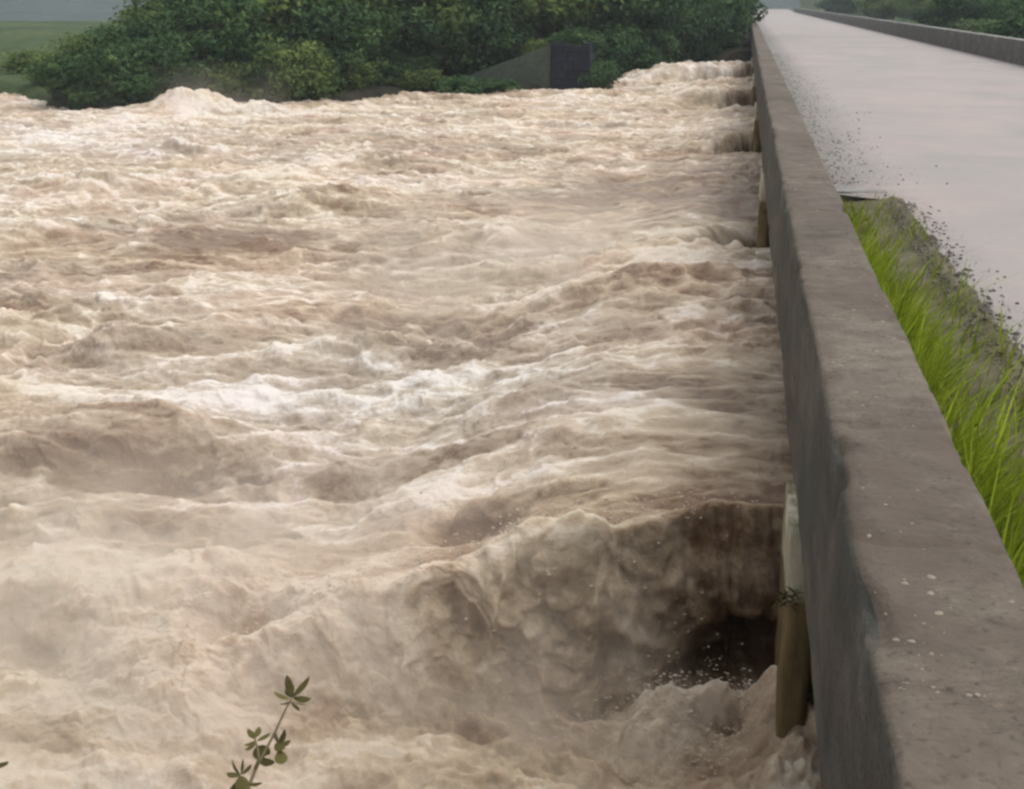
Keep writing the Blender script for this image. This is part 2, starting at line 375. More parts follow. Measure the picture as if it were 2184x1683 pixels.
    low = ss(6.6, 6.0, y + .35 * x) * ss(-2.2, -0.8, x)
    h = h * (1 - .75 * low) - (0.05 + 0.15 * ss(-1.1, -.3, x)) * low
    u = 0.4 - x
    for k, (yp, A, x1, x2, ln) in enumerate(jets):
        scale_ = 1.0 if k == 0 else 1.5
        ue = np.clip(u, -1, 2.4)
        wob = (0.16 * fbm(x / 0.6, y / 2.2, 3, 60 + k) if k == 0 else .5 * fbm(x / 1.5, y / 3.0, 3, 60 + k))
        ye = yp + np.interp(u, [-1, 0, .75, 1.3, 2.5, 4, 7], [1.25, 1.1, .80, .42, .34, .3, .1]) * scale_ + wob * np.clip(u, 0.1, 1) * scale_
        wid = np.interp(u, [0, 1, 2, 3, 5], [.20, .24, .36, .7, 1.3]) * (1 if k == 0 else 2.6)
        s = (y - (ye - wid)) / wid                        # 0 at the base of the side face, 1 at its crest
        up = ss(0, 1, s) * ss(ye + ln, ye + ln - 4.5, y)
        sx = np.interp(-x, [.5, 1.2, 1.9, 2.7, 4.2], [1, .88, .58, .28, 0]) if k == 0 else ss(x2, x1, x)
        if k > 0: sx = sx * (1 + .5 * fbm(x / 1.2, y / 1.6, 3, 71 + k)); wid = wid * (1.3 + .8 * fbm(x / 1.5, y / 4, 2, 75 + k))
        roll = 0.10 * np.exp(-((s - 1.15) / 0.35) ** 2)
        h = h * (1 - 0.65 * up * sx * ss(-1.6, 0.2, x) * ss(ye + 4, ye + 2, y)) + A * sx * (up * (1 - 0.22 * ss(ye + .5, ye + 6, y)) + roll)
        lee = np.exp(-((y - (ye - wid * 1.0)) / (0.55 * scale_)) ** 2) * ss(-1.0, 0.1, x)
        h = h - (0.16 if k == 0 else .32) * lee * ss(0.8, 0.0, s)
        face = np.clip(1 - np.abs(s - 0.45) / 0.62, 0, 1) * sx
        foam = foam + face * (-0.20 * ss(-1.6, -0.2, x) + 0.16) * (1 if k == 0 else .6) + 0.35 * np.exp(-((s - 1.1) / .25) ** 2) * sx * ss(0.2, -1.2, x)
        # streaks torn down the face
        fz = fbm(x / 0.42, (h + .5 * x) / 0.34, 4, 80 + k, .45)
        foam = foam + face * (0.55 if k == 0 else .3) * fz
        dy = dy - face * ((.17 * fz + .05 * fbm(x / .12, h / .11, 3, 85 + k)) if k == 0 else .15 * fz)
        cave_shade = ss(-0.42 if k == 0 else -.25, 0.2, x + .25 * fbm(x / .3, h / .3, 2, 87)) * sx * ss(-.2, .15, s) * ss(1.0, .55, s)
        cave_shade = cave_shade * ss(.55, .33, (h + .45) / (A + .45) + .55 * np.clip(-x, 0, 1))
        dy = dy + 0.5 * cave_shade
        foam = foam - (0.6 if k == 0 else .5) * cave_shade  # shade inside the hollow, painted as dark brown by lowering the foam value
        top = up * ss(-1.8, 0.0, x) * ss(1, 1.6, s)
        foam = foam - 0.16 * top + 0.18 * top * fbm(x / 1.6, y / 0.3, 3, 95)
        detail = detail - 0.12 * top
    # low boiling water in front of the first pier, with a splash dome
    boil = ss(7.0, 5.4, y + 0.15 * x)
    h = h + boil * (0.15 * fbm(x / 1.1, y / 0.6, 2, 101) + 0.085 * fbm(x / 0.42, y / 0.26, 3, 102) * (.6 + low) + .05 * fbm(x / 0.14, y / 0.10, 3, 111) * (.5 + .5 * low) + .05 * np.maximum(0, fbm(x / .22, y / .17, 3, 112)) * 2)
    foam = foam + boil * (0.22 + 0.85 * fbm(x / 0.75, y / 0.42, 5, 105, .55))
    for px, py, z, sx, sy, a, fa in [(1480, 1560, -.2, .32, .20, .36, .85), (1390, 1570, -.2, .2, .12, .2, .4), (1530, 1590, -.2, .16, .07, -.16, -.8), (1200, 1540, -.35, .35, .12, .22, .35),
                                 (1700, 1560, 0, .30, .30, .40, .1), (1655, 1520, 0, .16, .2, .22, .3), (1740, 1650, -.2, .12, .12, .08, .4), (1650, 1600, -.35, .14, .12, .1, -.35), (1330, 1660, -.4, .3, .09, .1, .2), (950, 1560, -.3, .25, .15, .15, -.25)]:
        gq = feat(x, y, px, py, sx, sy, z) * (1 + .22 * fbm(x / .16, y / .12, 3, 180) + .35 * fbm(x / .4, y / .3, 2, 181)); h = h + a * gq; foam = foam + fa * gq
    gq = np.exp(-((x - .52) / .34) ** 2 - ((y - 5.52) / .26) ** 2) * (1 + .3 * fbm(x / .14, y / .12, 3, 182)); h = h + .34 * gq + .02 * gq * fbm(x / .04, y / .035, 3, 184); foam = foam + gq * (.3 + .5 * fbm(x / .1, y / .08, 3, 185))
    # shore: the water dies down at the far bank
    chop = ss(3.0, 7.0, r)
    dx = dx + 0.14 * fbm(x / 0.6, y / 0.5, 4, 130, .6) * chop; dy = dy + 0.12 * fbm(x / 0.6, y / 0.5, 4, 135, .6) * chop
    return h, np.clip(foam, 0, 1.05), np.clip(cool, 0, 1), np.clip(detail, .05, .5), dx, dy

lr = np.sort(np.concatenate([np.exp(np.linspace(math.log(3.6), math.log(110), 960)), np.linspace(5.95, 7.25, 330)]))
NR = len(lr)
th = np.concatenate([np.radians(np.linspace(-62, -37, 70, endpoint=False)), np.radians(np.linspace(-37, 7, 900, endpoint=False)), np.radians(np.linspace(7, 50, 120))])
NC = len(th)
RR, TT = np.meshgrid(lr, th, indexing='ij')
WX = (RR * np.sin(TT)).ravel(); WY = (RR * np.cos(TT)).ravel()
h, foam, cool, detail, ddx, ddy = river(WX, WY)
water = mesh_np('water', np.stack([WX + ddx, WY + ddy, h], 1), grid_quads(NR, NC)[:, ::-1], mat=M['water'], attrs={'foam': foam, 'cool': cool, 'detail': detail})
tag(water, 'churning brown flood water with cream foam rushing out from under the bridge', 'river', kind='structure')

# torn flecks of foam thrown up along the first surge and the splash
def flecks(n, seed):
    rs = R_(seed); x = np.where(rs.rand(n) < .7, .3 - 3.6 * rs.rand(n), -.05 + .3 * rs.randn(n)); sp = rs.rand(n) < .35
    y = np.where(sp, 6.0 + .22 * rs.randn(n), 6.35 + .3 * rs.randn(n)); x = np.where(sp, -.1 + .35 * rs.randn(n), x)
    x = np.where(x > .26, .26 - .9 * np.abs(rs.rand(n)), x)
    hh = river(x, y)[0]
    z = hh + .01 + np.abs(rs.randn(n)) * .07
    s_ = .003 + .007 * rs.rand(n) ** 2
    V = np.zeros((n, 6, 3)); D = np.array([(1, 0, 0), (-1, 0, 0), (0, 1, 0), (0, -1, 0), (0, 0, 1), (0, 0, -1)], float)
    V[:] = np.stack([x, y, z], 1)[:, None, :] + D[None] * s_[:, None, None] * (.6 + .8 * rs.rand(n, 6, 1)) * np.array([1.7, 1, .9])
    F = np.array([(0, 2, 4), (2, 1, 4), (1, 3, 4), (3, 0, 4), (2, 0, 5), (1, 2, 5), (3, 1, 5), (0, 3, 5)])
    return V.reshape(-1, 3), (F[None] + (np.arange(n) * 6)[:, None, None]).reshape(-1, 3)
V, T_ = flecks(1500, 88)
o = mesh_np('foam', V, tris=T_, mat=mat('foam_flecks', (0.52, 0.45, 0.37), 0.7)[0], smooth=True)
tag(o, 'flecks of foam thrown up along the first surge of water', 'foam', kind='stuff')

# ================================================================== LAND
BX = [-400, -120, -60, -37.5, -26.5, -23, -16.5, -14, -9.8, -5.5, -3.4, 0.2, 12, 60, 400]
BY = [330, 150, 82, 53.5, 42.8, 43.0, 47.8, 53.5, 54.5, 60, 69, 70, 72, 78, 120]
def land_z(x, y):
    yb = np.interp(x, BX, BY)
    d = y - yb + 0.6 * fbm(x / 3, y / 3, 2, 200)
    z = -2.2 + 2.45 * ss(-1.6, 1.4, d) + 1.1 * ss(2, 14, d) + 0.35 * fbm(x / 6, y / 6, 3, 205) * ss(0, 4, d)
    # the far-left field is low and runs out to a long rise; the right side climbs
    z = z + 0.25 * ss(-24, -34, x) * ss(-1, 1, d) - 0.3 * ss(-24, -34, x) * ss(3, 14, d)
    z = z + ss(11, 45, x) * ss(90, 330, y) * 26 + ss(9, 16, x) * ss(200, 420, y) * 9 + ss(160, 420, y) * ss(-10, 5, x) * 2
    z = np.where(y > 60, z + ss(-60, -10, x) * ss(100, 300, y) * 5 * ss(5, -10, x), z)
    z = z - ss(150, 330, y) * ss(-60, -90, x) * 6
    road = ss(5.6, 9.0, np.abs(x - 5.4)); lvl = 1.45 + ss(260, 430, y) * 7.0
    z = np.where(y > 66, z * road + (1 - road) * np.minimum(lvl, 50), z)
    # the near bank the viewer stands on: level ground that falls steeply to the water
    near = 2.4 - 3.6 * ss(0.75, 4.1, y + 0.12 * x) + 0.08 * fbm(x / 0.8, y / 0.8, 3, 210)
    near = np.where(x > 0.35, np.where(y < 15.0, -0.3 + 1.75 * ss(3.9, 2.2, y) , near), near)
    return np.where(y < 6, np.maximum(near, -1.2), z)
gx = np.concatenate([-np.exp(np.linspace(math.log(1500), math.log(40), 60)), np.linspace(-39.5, 15, 220), np.exp(np.linspace(math.log(15.5), math.log(1500), 70))])
gy = np.concatenate([np.linspace(-60, -2, 12), np.linspace(-1.8, 6.2, 60), np.linspace(7, 40, 10), np.linspace(40.5, 85, 150), np.exp(np.linspace(math.log(86), math.log(1800), 90))])
GX, GY = np.meshgrid(gx, gy, indexing='xy')
gz = land_z(GX.ravel(), GY.ravel())
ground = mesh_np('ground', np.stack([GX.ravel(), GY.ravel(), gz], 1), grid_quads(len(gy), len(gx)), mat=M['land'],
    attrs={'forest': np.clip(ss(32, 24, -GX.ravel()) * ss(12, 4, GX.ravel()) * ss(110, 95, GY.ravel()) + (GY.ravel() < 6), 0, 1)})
tag(ground, 'green and brown land of the far river bank, low at the left', 'ground', kind='structure')

# distant mountain across the back
a = np.radians(np.linspace(-75, 60, 160)); rr = np.linspace(115, 2400, 90)
A_, R2 = np.meshgrid(a, rr, indexing='ij')
mx, my = (R2 * np.sin(A_)).ravel(), (R2 * np.cos(A_)).ravel()
mz = -3.5 + 340 * ss(118, 1600, R2.ravel()) ** 1.0 * (0.75 + 0.5 * fbm(mx / 500, my / 500, 5, 220)) * (0.6 + 0.4 * ss(-5, -40, np.degrees(A_.ravel())))
hill = mesh_np('hill', np.stack([mx, my, mz], 1), grid_quads(160, 90), mat=M['hill'])
tag(hill, 'blue-grey hazy mountain rising far beyond the river', 'hill', kind='structure')

# ================================================================== BRIDGE
XL0, XL1, ZT, ZLOW, ZROAD = 0.37, 0.785, 2.60, 1.72, 1.75
BEND = 270.0
bridge = tag(empty('bridge', (0, 0, 0)), 'long low concrete bridge with thick parapets, floodwater bursting from its bays', 'bridge')

def parapet(xa, xb, zlo, ztop, y0, y1, mat_top, mat_side, seed, bev=0.02, amp=1.0):
    ys = [y0]
    while ys[-1] < y1: ys.append(ys[-1] + max(0.02, 0.005 * abs(ys[-1])))
    ys = np.array(ys); n = len(ys)
    wdt = xb - xa
    prof = [(xa, zlo), (xa - 0.0, zlo + 0.03), (xa, zlo + (ztop - zlo) * .35), (xa, zlo + (ztop - zlo) * .7), (xa, ztop - bev * 1.6), (xa + bev * .5, ztop - bev * .5), (xa + bev * 1.6, ztop)]
    prof += [(xa + wdt * t, ztop) for t in (.2, .35, .5, .65, .8)]
    prof += [(xb - bev * 1.6, ztop), (xb - bev * .5, ztop - bev * .5), (xb, ztop - bev * 1.6), (xb, zlo + (ztop - zlo) * .5), (xb, zlo)]
    P = np.array(prof); k = len(P)
    V = np.zeros((n, k, 3)); V[:, :, 0] = P[:, 0]; V[:, :, 2] = P[:, 1]; V[:, :, 1] = ys[:, None]
    Y = ys[:, None] + 0 * P[:, 0]
    J = np.arange(k)[None, :] + 0 * Y
    V[:, :, 0] += amp * (0.012 * fbm(Y / .5, J * .7, 4, seed, .6) + 0.016 * fbm(Y / 2.2, J * .1, 2, seed + 1))
    V[:, :, 2] += amp * (0.009 * fbm(Y / .4, J * .8, 4, seed + 2, .6) + 0.010 * fbm(Y / 3, J * .1, 2, seed + 3))
    # open joints and cracks across the top
    for yj in np.cumsum([3.05, .95, 1.5, 1.1, 1.9, 1.6, 2.3, 2.9, 3.1, 3.4]):
        jag = .03 * fbm(J * .9 + yj, Y * 0, 3, seed + 20)
        V[:, 6:13, 2] -= (0.014 * np.exp(-((Y - yj - jag) / (.010 + .002 * yj)) ** 2))[:, 6:13]
    # knocked-off arrises
    for e in (4, 5, 6):
        c_ = 0.034 * amp * ss(.15, .55, fbm(ys / .7, ys * 0 + e * .2, 4, seed + 6)); V[:, e, 2] -= c_; V[:, e, 0] += c_ * .8
    for e in (12, 13, 14):
        c_ = 0.028 * amp * ss(.15, .55, fbm(ys / .6, ys * 0 + e * .2, 4, seed + 7)); V[:, e, 2] -= c_; V[:, e, 0] -= c_ * .8
    o = mesh_np('parapet', V.reshape(-1, 3), grid_quads(n, k)[:, ::-1], mat=mat_side, parent=bridge)
    o.data.materials.append(mat_top)
    mi = np.zeros(len(o.data.polygons), dtype=np.int32)
    col = np.tile(np.arange(k - 1), n - 1); mi[(col >= 5) & (col <= 12)] = 1
    if len(mi) == len(col): o.data.polygons.foreach_set("material_index", mi)
    return o

def box_bm(bm, x0, x1, y0, y1, z0, z1, bev=0.0):
    r = bmesh.ops.create_cube(bm, size=1.0)
    for v in r['verts']:
        v.co = Vector(((x0 + x1) / 2 + v.co.x * (x1 - x0), (y0 + y1) / 2 + v.co.y * (y1 - y0), (z0 + z1) / 2 + v.co.z * (z1 - z0)))
    if bev:
        es = list({e for v in r['verts'] for e in v.link_edges})
        bmesh.ops.bevel(bm, geom=es, offset=bev, segments=2, affect='EDGES')

pl = parapet(XL0, XL1, ZLOW, ZT, -4.0, BEND, M['parapet_top'], M['parapet_side'], 300, 0.018)
pl["label"] = "thick weathered parapet beside the flood with pale chips in its top"
pr = parapet(10.05, 10.45, 1.5, 2.63, -4.0, BEND, M['cope'], M['parapet_far'], 330, 0.02, 1.2)
pr["label"] = "dark parapet along the far side of the road"
# deck, starting where the grass strip ends; the approach in front of it is a slab without the gutter strip
bm = bmesh.new()
box_bm(bm, 0.60, 10.05, 15.2, BEND, 1.36, 1.735, 0.01)
box_bm(bm, 1.95, 10.05, -4.0, 15.197, 1.36, 1.728, 0.01)
box_bm(bm, 0.60, 1.947, -4.0, 15.197, 1.25, 1.52, 0.01)
bm_obj('deck_slab', bm, M['slab'], bridge)
# pale concrete edge of the deck where the gutter strip begins
bm = bmesh.new(); box_bm(bm, XL1 + 0.01, 1.86, 15.1, 15.36, 1.56, 1.757, 0.012)
o = bm_obj('kerb', bm, M['parapet_far'], bridge); o["label"] = "pale concrete lip where the grass strip ends"; o.data.materials[0] = M['cope']
for yp in PIERS:
    ny, nz, nx = 14, 30, 14
    bm = bmesh.new()
    # blunt-nosed pier: end face towards the water slightly battered
    pts = [(0.392, 0.02), (0.41, 0.0), (.50, 0), (.565, 0.01), (.58, .24), (3.0, 0.24), (6.0, 0.24), (9.6, 0.24), (9.6, 0.7), (6.0, 0.7), (3.0, 0.7), (1.2, .7), (0.41, 0.7), (0.392, 0.68), (0.39, .5), (0.388, .35), (0.39, .2)]
    zs = np.linspace(-2.4, 1.358, 26)
    rings = []
    for zi, z in enumerate(zs):
        ring = []
        for q, (a_, b_) in enumerate(pts):
            jx = 0.026 * float(fbm(np.array([z * 3.0 + q]), np.array([yp + q * 1.7]), 3, 350)[0])
            bat = 0.035 * (1.36 - z) / 1.5 * (1 if a_ < .5 else 0)
            ring.append(bm.verts.new((a_ + jx + bat * 0.6, yp + b_ + jx, z)))
        rings.append(ring)
    for r0, r1_ in zip(rings[:-1], rings[1:]):
        for q in range(len(pts)):
            q2 = (q + 1) % len(pts)
            bm.faces.new((r0[q], r0[q2], r1_[q2], r1_[q]))
    bm.faces.new(rings[-1])
    bmesh.ops.recalc_face_normals(bm, faces=bm.faces[:])
    p = bm_obj('pier', bm, M['pier'], bridge, True)
    p["label"] = "pier with a pale top and brown wet lower half" if yp < 10 else "pier standing in the flood"
# pale chips and shells set in the parapet top
def chips(n, seed):
    rs = R_(seed); V, T_ = [], []
    for i in range(n):
        y = 2.3 + 9.5 * rs.rand() ** 2.2; x = XL0 + .03 + (XL1 - XL0 - .06) * rs.rand()
        if fbm(np.array([x * 4]), np.array([y * 1.5]), 2, 370)[0] < -0.05: continue
        s = 0.0025 + 0.011 * rs.rand() ** 3.0; a0 = rs.rand() * 6.28; k = 6
        el = .5 + rs.rand() * .5; b0 = len(V)
        z0 = ZT + 0.002 + 0.004
        for j in range(k):
            a_ = a0 + j * 2 * math.pi / k; rr_ = s * (.7 + .5 * rs.rand())
            V.append((x + rr_ * math.cos(a_), y + rr_ * math.sin(a_) * el, z0 - 0.006))
        for j in range(k):
            px_, py_, _ = V[b0 + j]; V.append((x + (px_ - x) * .6, y + (py_ - y) * .6, z0 - .004 + s * .12))
        for j in range(k):
            j2 = (j + 1) % k; T_.append((b0 + j, b0 + j2, b0 + k + j2)); T_.append((b0 + j, b0 + k + j2, b0 + k + j))
        for j in range(1, k - 1): T_.append((b0 + k, b0 + k + j, b0 + k + j + 1))
    return V, T_
V, T_ = chips(260, 3)
o = mesh_np('stone_chips', V, tris=T_, mat=M['chip'], parent=bridge, smooth=False); o["kind"] = 'stuff'; o["label"] = "pale stone chips in the parapet top"

# ------------------------------------------------------------------ road
ys = np.concatenate([np.linspace(-4, 15.2, 60), np.linspace(15.2, BEND, 80)[1:], np.linspace(BEND, 430, 40)[1:]])
xs = np.linspace(0, 1, 26)
V = []
for y in ys:
    x0 = (1.80 + 0.10 * float(fbm(np.array([y / 0.6]), np.array([0.3]), 4, 400)[0])) if y < 15.2 else XL1 + 0.004
    if y > BEND: x0 = XL1 + 1.0 * (y - BEND) / 40
    x1 = 10.045 if y < BEND else 10.045 - 2.6 * min(1, (y - BEND) / 60)
    for t in xs:
        x = x0 + (x1 - x0) * t
        z = ZROAD + (0.006 * float(fbm(np.array([x / .8]), np.array([y / .8]), 2, 410)[0]))
        if y > 260: z += float(ss(260, 430, np.array(y))) * 7.0
        if t == 0 and y < 15.2: z -= 0.05
        V.append((x, y, z))
road = mesh_np('road', V, grid_quads(len(ys), len(xs)), mat=M['road'])
tag(road, 'pale dusty pinkish road running straight over the bridge', 'road', kind='structure')

# gutter strip of soil beside the parapet
nx_, ny_ = 24, 240
V = []
yy = np.linspace(-3.9, 15.1, ny_)
for i, y in enumerate(yy):
    for t in np.linspace(0, 1, nx_):
        x = XL1 + 0.006 + (1.98 - XL1) * t
        z = 1.60 + 0.145 * t ** 1.5 + 0.03 * float(fbm(np.array([x / .2]), np.array([y / .2]), 3, 420)[0]) * (1 - t * .6)
        if t > .9: z = 1.752 - 0.03 * (t - .9) / .1 + 0.012 * float(fbm(np.array([x / .06]), np.array([y / .08]), 2, 421)[0])
        V.append((x, y, z))
strip = mesh_np('ground_strip', V, grid_quads(ny_, nx_), mat=M['soil'])
tag(strip, 'strip of damp soil in the gutter between parapet and road', 'soil', kind='structure')

# grass in the strip
def grass(n, seed):
    rs = R_(seed)
    y = 2.2 + 12.85 * rs.rand(n); t = rs.beta(1.0, 2.3, n); x = XL1 + .015 + .74 * t
    spill = rs.rand(n) < .07; x = np.where(spill, XL1 + .35 + .78 * rs.rand(n), x)
    t = np.where(spill, .55, t); dens = fbm(x * 2.0, y * 1.0, 3, 430)
    keep = ~((dens < -.02 - .1 * (y < 7)) & (rs.rand(n) < .8)); x, y, t, dens = x[keep], y[keep], t[keep], dens[keep]; n = len(x)
    nearf = ss(14.0, 5.5, y); big = rs.rand(n)
    dry = rs.rand(n) < np.where(spill[keep], .6, .07 + .5 * ss(.35, .75, t))
    Lh = (.14 + .14 * rs.rand(n) + (.34 * nearf + .10) * big ** 2 + .20 * nearf * big) * (1.15 - .85 * t) * (1.0 + .6 * dens)
    Lh = np.where(big > .95, Lh * 1.3, Lh); Lh = np.where(y > 14.2, Lh * .55, Lh)
    Lh = np.where(dry, Lh * .55, Lh)
    wd = .004 + .008 * rs.rand(n) * (.5 + .5 * nearf)
    a_ = rs.rand(n) * 6.28; lean = (.12 + .6 * rs.rand(n) ** 1.5) * Lh
    dxn, dyn = np.cos(a_) * lean + .12 * Lh, np.sin(a_) * lean
    dxn = np.maximum(dxn, -(x - XL1) - .07)
    px_, py_ = -np.sin(a_) * wd, np.cos(a_) * wd
    z0 = 1.60 + .145 * ((x - XL1) / 1.2) ** 1.5 - .01
    K = 5; V = np.zeros((n, 2 * K + 1, 3)); tone = np.zeros((n, 2 * K + 1))
    tn = np.clip(.5 + .3 * rs.randn(n) + .6 * dens, 0, 1); tn = np.where(dry, -1, tn)
    for k in range(K + 1):
        s_ = k / K; ww = 1 - s_ * .7
        cx_ = x + dxn * s_ * s_; cy_ = y + dyn * s_ * s_; cz = z0 + Lh * (s_ - .2 * s_ * s_)
        cx_ = np.where((cx_ < XL1 + .014) & (cz < ZT + .01), XL1 + .014, cx_)
        if k < K:
            V[:, 2 * k] = np.stack([cx_ - px_ * ww, cy_ - py_ * ww, cz], 1); V[:, 2 * k + 1] = np.stack([cx_ + px_ * ww, cy_ + py_ * ww, cz], 1)
            tone[:, 2 * k] = tone[:, 2 * k + 1] = np.where(tn < 0, 1.0, tn * (.6 + .3 * s_) * .8)
        else:
            V[:, 2 * k] = np.stack([cx_, cy_, cz], 1); tone[:, 2 * k] = np.where(tn < 0, 1.0, tn * .8)
    b0 = np.arange(n)[:, None] * (2 * K + 1)
    Q = np.concatenate([np.concatenate([b0 + 2 * k, b0 + 2 * k + 1, b0 + 2 * k + 3, b0 + 2 * k + 2], 1) for k in range(K - 1)])
    T_ = np.concatenate([b0 + 2 * K - 2, b0 + 2 * K - 1, b0 + 2 * K], 1)
    return V.reshape(-1, 3), Q, T_, tone.ravel()
V, Q, T_, tone = grass(33000, 9)
g_ = mesh_np('grass', V, Q, T_, M['grass'], attrs={'tone': tone})
tag(g_, 'bright green grass growing in the soil strip between parapet and road', 'grass', kind='stuff')

# loose grit on the road by the parapet, and a few larger clods
def pebble_mesh(V, T_, x, y, z, s, rs, k=7):
    b0 = len(V); a0 = rs.rand() * 6.28
    for lv, (rz, rr_) in enumerate(((-.2, .8), (.25, 1.0), (.65, .6))):
        for j in range(k):
            a_ = a0 + j * 2 * math.pi / k; q = s * rr_ * (.75 + .45 * rs.rand())
            V.append((x + q * math.cos(a_), y + q * math.sin(a_), z + s * rz * (.8 + .3 * rs.rand())))
    V.append((x, y, z + s * .8))
    for lv in (0, 1):
        for j in range(k):
            j2 = (j + 1) % k; p0 = b0 + lv * k
            T_.append((p0 + j, p0 + j2, p0 + k + j2)); T_.append((p0 + j, p0 + k + j2, p0 + k + j))
    for j in range(k): T_.append((b0 + 2 * k + j, b0 + 2 * k + (j + 1) % k, b0 + 3 * k))
rs = R_(21); V, T_ = [], []
for i in range(5200):
    if rs.rand() < .55:
        y = 2.5 + 12.0 * rs.rand(); x = 1.72 + abs(rs.randn()) * .22
    else:
        y = 15.8 + 40 * rs.rand() ** 1.3; x = 1.15 + abs(rs.randn()) * (.35 + .3 * rs.rand())
    z = ZROAD if x > 1.9 or y > 15.2 else 1.735
    pebble_mesh(V, T_, x, y, z, .004 + .017 * rs.rand() ** 2.5, rs, 5)
o = mesh_np('gravel', V, tris=T_, mat=M['stone'], smooth=False)
tag(o, 'loose dark grit scattered along the left edge of the road', 'gravel', kind='stuff')
clods = [(2105, 683, .036, 'largest dark clod of earth lying out on the pale road'), (2168, 714, .026, 'dark clod nearest the right edge of the photo, right of the largest one'),
         (2022, 625, .024, 'dark clod at the grass edge, just behind the twig-like crumb'), (1992, 605, .026, 'dark clod tucked against the grass edge above the other clods'),
         (1888, 418, .024, 'small dark clod on the road just past the end of the grass strip'), (1819, 383, .026, 'small dark clod on the gravel beside the parapet before the grass strip begins'),
         (1747, 270, .024, 'smallest dark crumb out on the road, farthest along the bridge')]
for i, (px, py, s, lab) in enumerate(clods):
    c_ = onz(px, py, ZROAD)
    V, T_ = [], []
    pebble_mesh(V, T_, 0, 0, 0, s, R_(40 + i), 9)
    o = mesh_np('dirt_clod', V, tris=T_, mat=M['stone'], smooth=False)
    o.location = (c_[0], c_[1], ZROAD + s * .15)
    tag(o, lab, 'clod')

# ================================================================== VEGETATION
def tube(bm, pts, radii, seg=6):
    rings = []
    for i, p in enumerate(pts):
        p = Vector(p)
        d = (Vector(pts[min(i + 1, len(pts) - 1)]) - Vector(pts[max(i - 1, 0)])).normalized()
        a_ = d.orthogonal().normalized(); b_ = d.cross(a_)
        rings.append([bm.verts.new(p + (a_ * math.cos(t) + b_ * math.sin(t)) * radii[i]) for t in [2 * math.pi * k / seg for k in range(seg)]])
    for r0, r1_ in zip(rings[:-1], rings[1:]):
        best = min(range(seg), key=lambda s: (r0[0].co - r1_[s].co).length)
        for k in range(seg):
            bm.faces.new((r0[k], r0[(k + 1) % seg], r1_[(k + 1 + best) % seg], r1_[(k + best) % seg]))
    bm.faces.new(rings[-1])

def crown_mesh(seed, w_, h_, z0, n, leaf, low=0.35):
    """leaf-sized faces in clumps over and through an uneven crown"""
    rs = R_(seed)
    nb = 60
    d = rs.randn(nb, 3); d /= np.linalg.norm(d, axis=1)[:, None]
    d[:, 2] = np.where(d[:, 2] < -low, -low * rs.rand(nb), d[:, 2])
    rad = (.45 + .55 * rs.rand(nb) ** .6)
    cen = d * rad[:, None] * np.array([w_ / 2, w_ / 2, h_ / 2]); cen[:, 2] += z0 + h_ / 2
    br = (.12 + .14 * rs.rand(nb)) * w_
    k = rs.randint(0, nb, n)
    q = rs.randn(n, 3); q /= np.linalg.norm(q, axis=1)[:, None]
    q *= (rs.rand(n) ** .38)[:, None]
    P = cen[k] + q * br[k][:, None] * np.array([1.15, 1.15, .75])
    P[:, 2] = np.maximum(P[:, 2], 0.02)
    nrm = q * .8 + rs.randn(n, 3) * .55 + np.array([0, 0, .5]); nrm /= np.linalg.norm(nrm, axis=1)[:, None]
    up = rs.randn(n, 3); t1 = np.cross(nrm, up); t1 /= np.linalg.norm(t1, axis=1)[:, None]; t2 = np.cross(nrm, t1)
    s = leaf * (.6 + .8 * rs.rand(n))[:, None]
    V = np.stack([P - t1 * s, P - t2 * s * .5, P + t1 * s, P + t2 * s * .5], 1).reshape(-1, 3)
    Q = np.arange(4 * n).reshape(-1, 4)
    tb = rs.rand(nb)
    tone = np.clip(.05 + .75 * tb[k] + .14 * (rs.rand(n) - .5) + .2 * q[:, 2], 0, 1)
    return V, Q, np.repeat(tone, 4)

def make_tree(name, seed, w_, h_, base, n, leaf, m_, trunk_name='trunk', low=.95):
    root = empty(name)
    V, Q, tone = crown_mesh(seed, w_, h_, base, n, leaf, low)
    mesh_np('crown' if trunk_name == 'trunk' else 'foliage', V, Q, mat=m_, parent=root, smooth=False, attrs={'tone': tone})
    rs = random.Random(seed); bm = bmesh.new()
    top = base + h_ * .75; bend = rs.uniform(-.3, .3)
    tr = w_ * .028
    spine = [(0, 0, -1.2), (bend * .2, 0, base * .4), (bend, bend * .5, base + h_ * .2), (bend * 1.3, bend, top)]
    tube(bm, spine, [tr * 1.3, tr, tr * .7, tr * .15], 8)
    for k in range(7):
        a_ = k * 2.4 + rs.random(); t = rs.uniform(.15, .6); st = Vector((bend * (.3 + t), bend * t * .6, base + h_ * .45 * t))
        e = Vector((math.cos(a_) * w_ * .36, math.sin(a_) * w_ * .36, base + h_ * (.4 + .35 * rs.random())))
        mid = (st + e) / 2 + Vector((0, 0, -.08 * h_))
        tube(bm, [st, mid, e], [tr * .5, tr * .32, tr * .08], 5)
    bm_obj(trunk_name, bm, M['bark'], root, True)
    return root

def copy_tree(src, loc, sc, rz):
    r = src.copy(); C.objects.link(r); r.location = loc; r.scale = sc; r.rotation_euler = (0, 0, rz)
    for ch in src.children:
        c_ = ch.copy(); C.objects.link(c_); c_.parent = r
    return r

